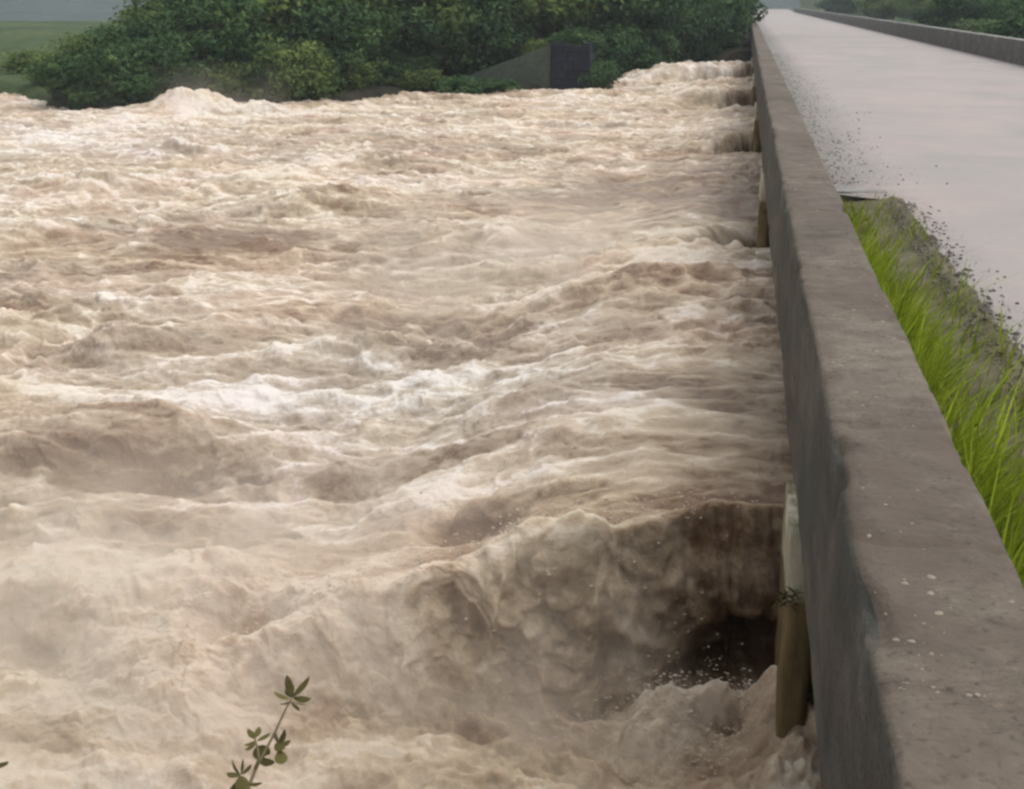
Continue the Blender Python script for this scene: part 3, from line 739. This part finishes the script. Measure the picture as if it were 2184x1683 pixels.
protos = {
    'deep': [make_tree('broadleaf_tree', 501, 5.2, 5.6, .3, 14000, .13, M['leaf_deep']), make_tree('broadleaf_tree', 502, 5.6, 5.4, .4, 14000, .14, M['leaf_deep'])],
    'mid': [make_tree('broadleaf_tree', 503, 5.4, 5.6, .3, 14000, .13, M['leaf_mid']), make_tree('broadleaf_tree', 504, 6.0, 5.8, .4, 15000, .14, M['leaf_mid'])],
    'pale': [make_tree('broadleaf_tree', 505, 5.0, 5.4, .2, 11000, .13, M['leaf_pale'])],
    'bushd': [make_tree('riverside_bush', 506, 3.0, 2.3, .0, 5000, .10, M['leaf_deep'], 'stem', .9)],
    'bushm': [make_tree('riverside_bush', 507, 3.2, 2.1, .0, 5000, .10, M['leaf_mid'], 'stem', .9)],
}
used = set()
rt = random.Random(3)
def place(kind, px, y, scale, label, group, zoff=0.0, sz=1.0):
    lst = protos[kind]; src = lst[rt.randrange(len(lst))]
    p = ony(px, 100, y); x = p[0]
    z = float(land_z(np.array([x]), np.array([y]))[0]) - .1 + zoff
    z = max(z, -0.35)
    rz = rt.uniform(0, 6.28); sc = (scale, scale, scale * sz)
    if id(src) not in used:
        used.add(id(src)); src.location = (x, y, z); src.scale = sc; src.rotation_euler = (0, 0, rz); r = src
    else: r = copy_tree(src, (x, y, z), sc, rz)
    tag(r, label, 'bush' if 'bush' in kind else 'tree', group)
    return r
GT = 'trees along the far bank'; GB = 'bushes at the water edge of the far bank'
T = [  # kind, px, y, scale, height factor, label
    ('mid', 215, 46.0, .62, .68, 'small round tree at the tip of the wooded bank, standing out against the pale hill'),
    ('deep', 300, 47.0, .80, .64, 'dark tree next to the small round one at the left tip of the wooded bank'),
    ('mid', 395, 49.5, .85, .72, 'olive-topped tree above the big breaking hump of foam'),
    ('deep', 480, 49.0, .90, .78, 'dark tree just right of the olive-topped one above the foam hump'),
    ('mid', 575, 52.0, 1.1, 1.0, 'large mid-green tree above the second, smaller foam hump'),
    ('deep', 660, 51.5, .95, .85, 'dark low-crowned tree with a lighter bush at its foot by the water'),
    ('mid', 745, 55.0, 1.15, 1.0, 'broad yellow-green tree in the middle of the wooded bank'),
    ('deep', 835, 56.0, 1.0, .85, 'dark tree right of the broad yellow-green one'),
    ('mid', 925, 58.5, 1.2, 1.0, 'yellow-green tree overhanging the shaded hollow left of the grey slope'),
    ('deep', 1010, 58.5, .9, .95, 'dark tree standing over the foot of the grey-green slope'),
    ('mid', 1100, 63.0, 1.25, .95, 'mid-green tree behind the top of the grey-green slope'),
    ('deep', 1215, 65.0, 1.2, 1.0, 'dark tree directly behind the blue-grey block wall'),
    ('deep', 1330, 66.5, 1.15, 1.0, 'dark tree over the deep shade right of the block wall'),
    ('deep', 1430, 74.0, 1.25, 1.0, 'dark tree over the water where the last bay pours out'),
    ('deep', 1500, 75.5, 1.1, 1.0, 'dark tree close beside the far end of the left parapet'),
    ('mid', 1455, 84.0, 1.5, 1.1, 'taller mid-green tree rising behind the trees next to the bridge'),
    ('mid', 640, 60.0, 1.25, 1.1, 'taller olive-green tree rising behind the middle of the wooded bank'),
    ('mid', 820, 65.0, 1.4, 1.1, 'tallest yellow-green tree at the back of the wood, left of the block wall'),
    ('deep', 980, 68.0, 1.4, 1.1, 'tall dark tree at the back of the wood above the shaded hollow'),
    ('mid', 1180, 76.0, 1.5, 1.1, 'tall mid-green tree at the back, above the blue-grey block wall'),
    ('deep', 1320, 80.0, 1.5, 1.15, 'tall dark tree at the back between block wall and bridge'),
    ('mid', 500, 56.0, 1.0, 1.05, 'mid-green tree in the second row behind the foam hump'),
]
for kind, px, y, sc, sz, lab in T: place(kind, px, y, sc, lab, GT, 0, sz)
B = [
    ('bushm', 60, 55.5, .75, .7, 'low green bush at the water on the far left point'),
    ('bushm', 115, 49.5, .8, .8, 'olive bush behind the left tip of the bank, trailing over brown water'),
    ('bushd', 150, 44.5, .85, .9, 'dark bush at the very tip of the wooded bank'),
    ('bushd', 235, 44.3, .95, 1.0, 'dark bush on the waterline left of the big foam hump'),
    ('bushd', 325, 45.5, 1.0, 1.1, 'taller dark bush directly behind the left shoulder of the foam hump'),
    ('bushm', 500, 47.5, .8, .8, 'greener bush between the two foam humps'),
    ('bushd', 560, 48.0, .9, 1.1, 'dark bush just behind the smaller foam hump'),
    ('bushm', 620, 47.5, 1.0, 1.1, 'bright rounded bush reaching down to the water right of the foam humps'),
    ('bushd', 700, 50.5, .95, 1.0, 'dark bush right of the bright rounded bush'),
    ('bushd', 790, 53.5, .9, .9, 'dark bush on the brown bank in the middle of the wood'),
    ('bushd', 880, 55.5, .8, .8, 'dark bush at the left end of the grey-green slope'),
    ('bushd', 975, 53.3, .7, .7, 'small dark bush at the water below the left part of the sloping wing'),
    ('bushd', 190, 43.6, .7, .8, 'dark bush low on the water between the tip of the bank and its neighbour'),
    ('bushd', 280, 44.2, .75, .8, 'low dark bush on the water left of the foam hump'),
    ('bushd', 400, 46.3, .8, .8, 'dark bush hidden low behind the foam hump'),
    ('bushm', 450, 46.6, .8, .8, 'mid-green bush just right of the crest of the foam hump'),
    ('bushd', 670, 49.2, .8, .7, 'low dark bush on the brown shore right of the bright rounded one'),
    ('bushd', 730, 52.3, .8, .7, 'low dark bush on the brown shore left of the small green one'),
    ('bushm', 900, 53.9, .7, .6, 'low mid-green bush at the water near the left end of the slope'),
    ('bushd', 1060, 54.8, .7, .5, 'low dark bush at the water below the middle of the sloping wing'),
    ('bushd', 1350, 64.0, .9, .8, 'low dark bush in the shade left of the pale post'),
    ('bushd', 1265, 57.5, .75, 1.0, 'dark bush hugging the right side of the block wall'),
    ('bushm', 745, 51.0, .7, .8, 'small green bush at the waterline in the middle of the wood'),
    ('bushd', 835, 54.2, .8, .8, 'dark bush overhanging the water left of the one at the end of the slope'),
    ('bushd', 1300, 63.0, 1.0, 1.1, 'dark bush in the shade right of the block wall'),
    ('bushd', 1390, 66.5, 1.0, 1.2, 'dark bush behind the pale post'),
    ('bushd', 1480, 71.5, 1.2, 1.4, 'dark bush behind the last white bay of water'),
    ('bushd', 1535, 73.0, 1.1, 1.5, 'dark bush against the outer side of the far bridge parapet'),
]
for kind, px, y, sc, sz, lab in B: place(kind, px, y, sc, lab, GB, 0, sz)
place('bushd', 1228, 58.2, .8, 'dark bush sprawling over the top of the blue-grey block wall', GB, 1.15, .8)
place('bushm', 1150, 58.3, .6, 'greener bush behind the upper end of the sloping wing', GB, 1.0, .8)
GR = 'trees beyond the right parapet'
for kind, px, y, sc, sz, lab in [
    ('deep', 2185, 62, .85, .75, 'dark bluish tree at the right edge beyond the road parapet'),
    ('pale', 2110, 68, .85, .72, 'pale-topped tree behind the right parapet beside the dark bluish one'),
    ('deep', 2055, 84, .95, .75, 'dark tree behind the right parapet, left of the pale-topped one'),
    ('mid', 1975, 130, .9, .7, 'green tree at the edge of the sloping field right of the road'),
    ('mid', 1880, 150, 1.1, .6, 'dark green tree on the slope just right of where the road ends'),
    ('deep', 1790, 190, 1.2, .6, 'farthest dark tree beyond the right parapet, nearest the end of the road'),
    ('deep', 2240, 60, 1.1, .8, 'dark tree cut by the right edge of the photo beyond the parapet'),
    ('deep', 2110, 95, 1.2, .8, 'tall dark tree behind the pale-topped one on the right')]:
    place(kind, px, y, sc, lab, GR, 0, sz)

# block wall with sloping wing on the far bank
WY_ = 56.5
c0 = ony(1175, 190, WY_); c1 = ony(1257, 190, WY_); zt = ony(1200, 92, WY_)[2]
wall = tag(empty('block_wall', (c0[0], WY_, 0)), 'dark blue-grey block wall with a sloping grey-green wing on its left, on the far bank', 'wall')
bm = bmesh.new(); wv = c1[0] - c0[0]
for i in range(9):                                                  # courses of blocks, each a little out of line
    za, zb = -1.5 + i * (zt + 1.5) / 9, -1.5 + (i + 1) * (zt + 1.5) / 9
    jj = .02 * math.sin(i * 2.7)
    for k in range(4):
        o_ = (.5 if i % 2 else 0)
        xa, xb = max(0, (k - o_) / 3.5 * wv), min(wv, (k + 1 - o_) / 3.5 * wv)
        if xb - xa > .05: box_bm(bm, xa + .006, xb - .006, jj + .015 * math.sin(k * 5 + i), 2.4, za, zb - .012 - (.12 * ((k * 7) % 3) / 2 if i == 8 else 0), .012)
bm_obj('wall_block', bm, M['block'], wall)
cl = ony(935, 200, WY_ - 2.3); tz = ony(1165, 95, WY_)[2]
bm = bmesh.new(); lx = cl[0] - c0[0]
P_ = [(-.03, 0.05, -1.5), (lx, -2.3, -1.5), (lx, -2.3, .25), (-.03, 0.05, tz), (-.03, 0.6, tz), (-.03, .6, -1.5), (lx, -1.7, -1.5), (lx, -1.7, .25)]
vs = [bm.verts.new(p) for p in P_]
for f in ((0, 1, 2, 3), (3, 2, 7, 4), (4, 7, 6, 5), (0, 3, 4, 5), (1, 6, 7, 2), (0, 5, 6, 1)): bm.faces.new([vs[i] for i in f])
bmesh.ops.recalc_face_normals(bm, faces=bm.faces[:])
bmesh.ops.subdivide_edges(bm, edges=bm.edges[:], cuts=6, use_grid_fill=True)
bm_obj('wing_wall', bm, M['wing'], wall)
# pale post on the bank
p = ony(1402, 160, 66.0); zt = ony(1402, 112, 66.0)[2]
bm = bmesh.new(); tube(bm, [(0, 0, -1.6), (.02, 0, 0), (0, 0, zt - .0), (0, 0, zt + .03)], [.06, .055, .05, .02], 8)
o = bm_obj('post', bm, M['post']); o.location = (p[0], 66.0, 0)
tag(o, 'thin pale post standing in the dark shade of the far bank', 'post')

# ------------------------------------------------------------------ sapling in front of the viewer
def leaf_blade(V, Q, tone, base, tip, width, curl, tn, side=None):
    base, tip = Vector(base), Vector(tip); d = tip - base; L = d.length; d.normalize()
    view = (base - Vector((0, 0, CAMZ))).normalized()
    sd = d.cross(view).normalized() if side is None else Vector(side)
    nrm = sd.cross(d).normalized()
    b0 = len(V); K = 6
    for k in range(K + 1):
        s = k / K; ww = width * (math.sin(math.pi * min(1, s * .9 + .06)) ** .8) * 1.45 * (1 if k < K else .05)
        c_ = base + d * L * s + nrm * curl * math.sin(s * 2.2) * L
        V += [tuple(c_ - sd * ww + nrm * ww * .35), tuple(c_), tuple(c_ + sd * ww + nrm * ww * .35)]; tone += [tn, tn * .8, tn]
    for k in range(K):
        q = b0 + 3 * k; Q.append((q, q + 1, q + 4, q + 3)); Q.append((q + 1, q + 2, q + 5, q + 4))
def at(px, py, d):
    r = ray(px, py); r = r / np.linalg.norm(r); return Vector(r * d) + Vector((0, 0, CAMZ))
DS = 1.62
def plant(name, label, stems, leaves, tw):
    root = tag(empty(name, at(*stems[0][0])), label, 'plant')
    org = at(*stems[0][0])
    bm = bmesh.new()
    for st in stems:
        pts = [at(*q) - org for q in st]
        n = len(pts); tube(bm, pts, [tw * (1 - .6 * i / (n - 1)) for i in range(n)], 6)
    bm_obj('stem', bm, M['stem'], root, True)
    rs = random.Random(2)
    for (bx, by, tx, ty, wd) in leaves:
        V, Q, tone = [], [], []
        dd = DS + rs.uniform(-.02, .02)
        leaf_blade(V, Q, tone, at(bx, by, dd) - org, at(tx, ty, dd + rs.uniform(-.025, .025)) - org, min(wd, 9.5) * 1.62 / 2500, rs.uniform(-.12, .12), rs.uniform(.15, .75))
        mesh_np('leaf', V, Q, mat=M['twig_leaf'], parent=root, attrs={'tone': tone})
stems = [[(470, 1960, DS - .15), (500, 1760, DS - .02), (545, 1640, DS), (585, 1565, DS), (608, 1515, DS), (622, 1490, DS)],
         [(545, 1640, DS), (552, 1620, DS - .01), (550, 1600, DS - .01), (543, 1572, DS - .01)],
         [(500, 1760, DS - .02), (505, 1690, DS), (512, 1650, DS + .01)],
         [(585, 1565, DS), (592, 1580, DS + .01), (596, 1600, DS + .01)]]
leaves = [  # from base to tip in the picture, half width
    (622, 1488, 612, 1442, 6), (624, 1486, 660, 1441, 5.5), (620, 1482, 618, 1452, 6), (617, 1490, 584, 1474, 5), (626, 1488, 664, 1490, 8), (622, 1496, 596, 1503, 3.5), (622, 1496, 655, 1503, 3), (622, 1498, 640, 1518, 3), (618, 1486, 607, 1468, 2.5),
    (545, 1575, 528, 1552, 5), (546, 1572, 553, 1550, 5), (544, 1580, 520, 1588, 4), (545, 1585, 522, 1600, 4.5), (549, 1580, 577, 1564, 4.5), (551, 1590, 556, 1622, 15), (556, 1590, 575, 1610, 9), (552, 1615, 585, 1625, 8),
    (590, 1588, 605, 1555, 7), (592, 1590, 620, 1578, 6), (596, 1600, 603, 1630, 9), (588, 1585, 603, 1597, 7),
    (512, 1650, 497, 1618, 6), (513, 1648, 520, 1618, 5.5), (514, 1652, 536, 1628, 3.5), (510, 1655, 484, 1648, 6), (513, 1655, 520, 1690, 18), (515, 1662, 500, 1700, 14), (528, 1672, 560, 1667, 4), (510, 1665, 486, 1690, 9), (520, 1675, 532, 1712, 9),
    (508, 1690, 478, 1700, 8), (505, 1700, 540, 1725, 10), (500, 1740, 465, 1750, 10), (500, 1745, 535, 1770, 9)]
plant('sapling', 'thin olive sapling with pointed leaves rising from the bottom of the view before the foam', stems, leaves, .0028)
stems2 = [[(-90, 1950, DS), (-60, 1780, DS), (-35, 1670, DS), (-20, 1640, DS)]]
leaves2 = [(-20, 1640, 18, 1628, 7), (-22, 1640, -40, 1610, 7), (-25, 1650, -60, 1650, 6), (-30, 1665, 5, 1700, 7), (-35, 1680, -70, 1690, 8)]
plant('sapling', 'leaf tip of another sapling poking in at the lower left edge', stems2, leaves2, .0025)

# small dry sprig growing out of the first pier
root = tag(empty('weed', (.395, 5.80, .98)), 'small dark sprig growing out of the nearest pier of the bridge', 'plant')
bm = bmesh.new()
tube(bm, [(0.02, .02, -.02), (-.03, -.05, .03), (-.05, -.09, .06)], [.006, .005, .003], 5)
tube(bm, [(-.01, -.02, .0), (.03, -.07, -.03), (.07, -.09, -.06)], [.005, .004, .002], 5)
bm_obj('stem', bm, M['bark'], root, True)
rs = R_(77); V, Q, tone = [], [], []
for i in range(26):
    b0 = Vector((-.04 + rs.rand() * .1, -.07 + rs.rand() * .04, -.03 + rs.rand() * .08)); t_ = b0 + Vector(rs.randn(3) * .03)
    leaf_blade(V, Q, tone, b0, t_, .006, .1, rs.rand(), side=(1, 0, 0))
mesh_np('foliage', V, Q, mat=M['twig_leaf'], parent=root, attrs={'tone': tone})

# ================================================================== SPRAY
def spray(name, x0, x1, y0, y1, z0, z1, dens, sc, label):
    m = bpy.data.materials.new(name); m.use_nodes = True; nt = m.node_tree; nt.nodes.clear()
    tc = N(nt, "ShaderNodeTexCoord"); sx_ = N(nt, "ShaderNodeSeparateXYZ"); nt.links.new(tc.outputs['Generated'], sx_.inputs[0])
    f = None
    for i, pw in ((0, 1), (1, 1)):
        t = sx_.outputs[i]; q = maths(nt, 'MULTIPLY', maths(nt, 'MULTIPLY', t, maths(nt, 'SUBTRACT', 1.0, t)), 4.0)
        f = q if f is None else maths(nt, 'MULTIPLY', f, q)
    hz_ = maths(nt, 'POWER', maths(nt, 'SUBTRACT', 1.0, sx_.outputs[2], True), 1.5)
    n_ = maths(nt, 'MULTIPLY', maths(nt, 'SUBTRACT', noise(nt, tc.outputs['Object'], sc, 3, 0.55, 0.3), 0.40), 4.0, True)
    d = maths(nt, 'MULTIPLY', maths(nt, 'MULTIPLY', maths(nt, 'MULTIPLY', f, hz_), n_), dens)
    pv = N(nt, "ShaderNodeVolumePrincipled"); pv.inputs['Color'].default_value = (0.93, 0.85, 0.75, 1); nt.links.new(d, pv.inputs['Density'])
    ou = N(nt, "ShaderNodeOutputMaterial"); nt.links.new(pv.outputs[0], ou.inputs['Volume'])
    bm = bmesh.new(); box_bm(bm, x0, x1, y0, y1, z0, z1)
    o = bm_obj(name, bm, m); tag(o, label, 'spray', kind='stuff'); return o
spray('spray', -6.5, -0.05, 4.2, 7.9, -0.3, 1.6, 1.8, 1.7, 'mist of spray over the boiling water below the first bay')
spray('spray', -6, 0.35, 11.5, 21.5, -0.2, 1.7, 0.55, 0.9, 'mist of spray over the second bay beside the parapet')
spray('spray', -27, -17, 42, 50, -0.2, 1.9, 0.25, 0.5, 'mist of spray round the big foam hump at the far bank')

# ================================================================== HAZE
m = bpy.data.materials.new('haze'); m.use_nodes = True; nt_ = m.node_tree; nt_.nodes.clear()
pv = nt_.nodes.new("ShaderNodeVolumePrincipled"); pv.inputs['Color'].default_value = (0.80, 0.88, 0.94, 1); pv.inputs['Density'].default_value = 0.0005; pv.inputs['Anisotropy'].default_value = 0.2
ou = nt_.nodes.new("ShaderNodeOutputMaterial"); nt_.links.new(pv.outputs[0], ou.inputs['Volume'])
bm = bmesh.new(); box_bm(bm, -3000, 3000, -70, 3000, -12, 480)
hz = bm_obj('haze', bm, m); tag(hz, 'thin pale haze over the river and hills', 'haze', kind='stuff')
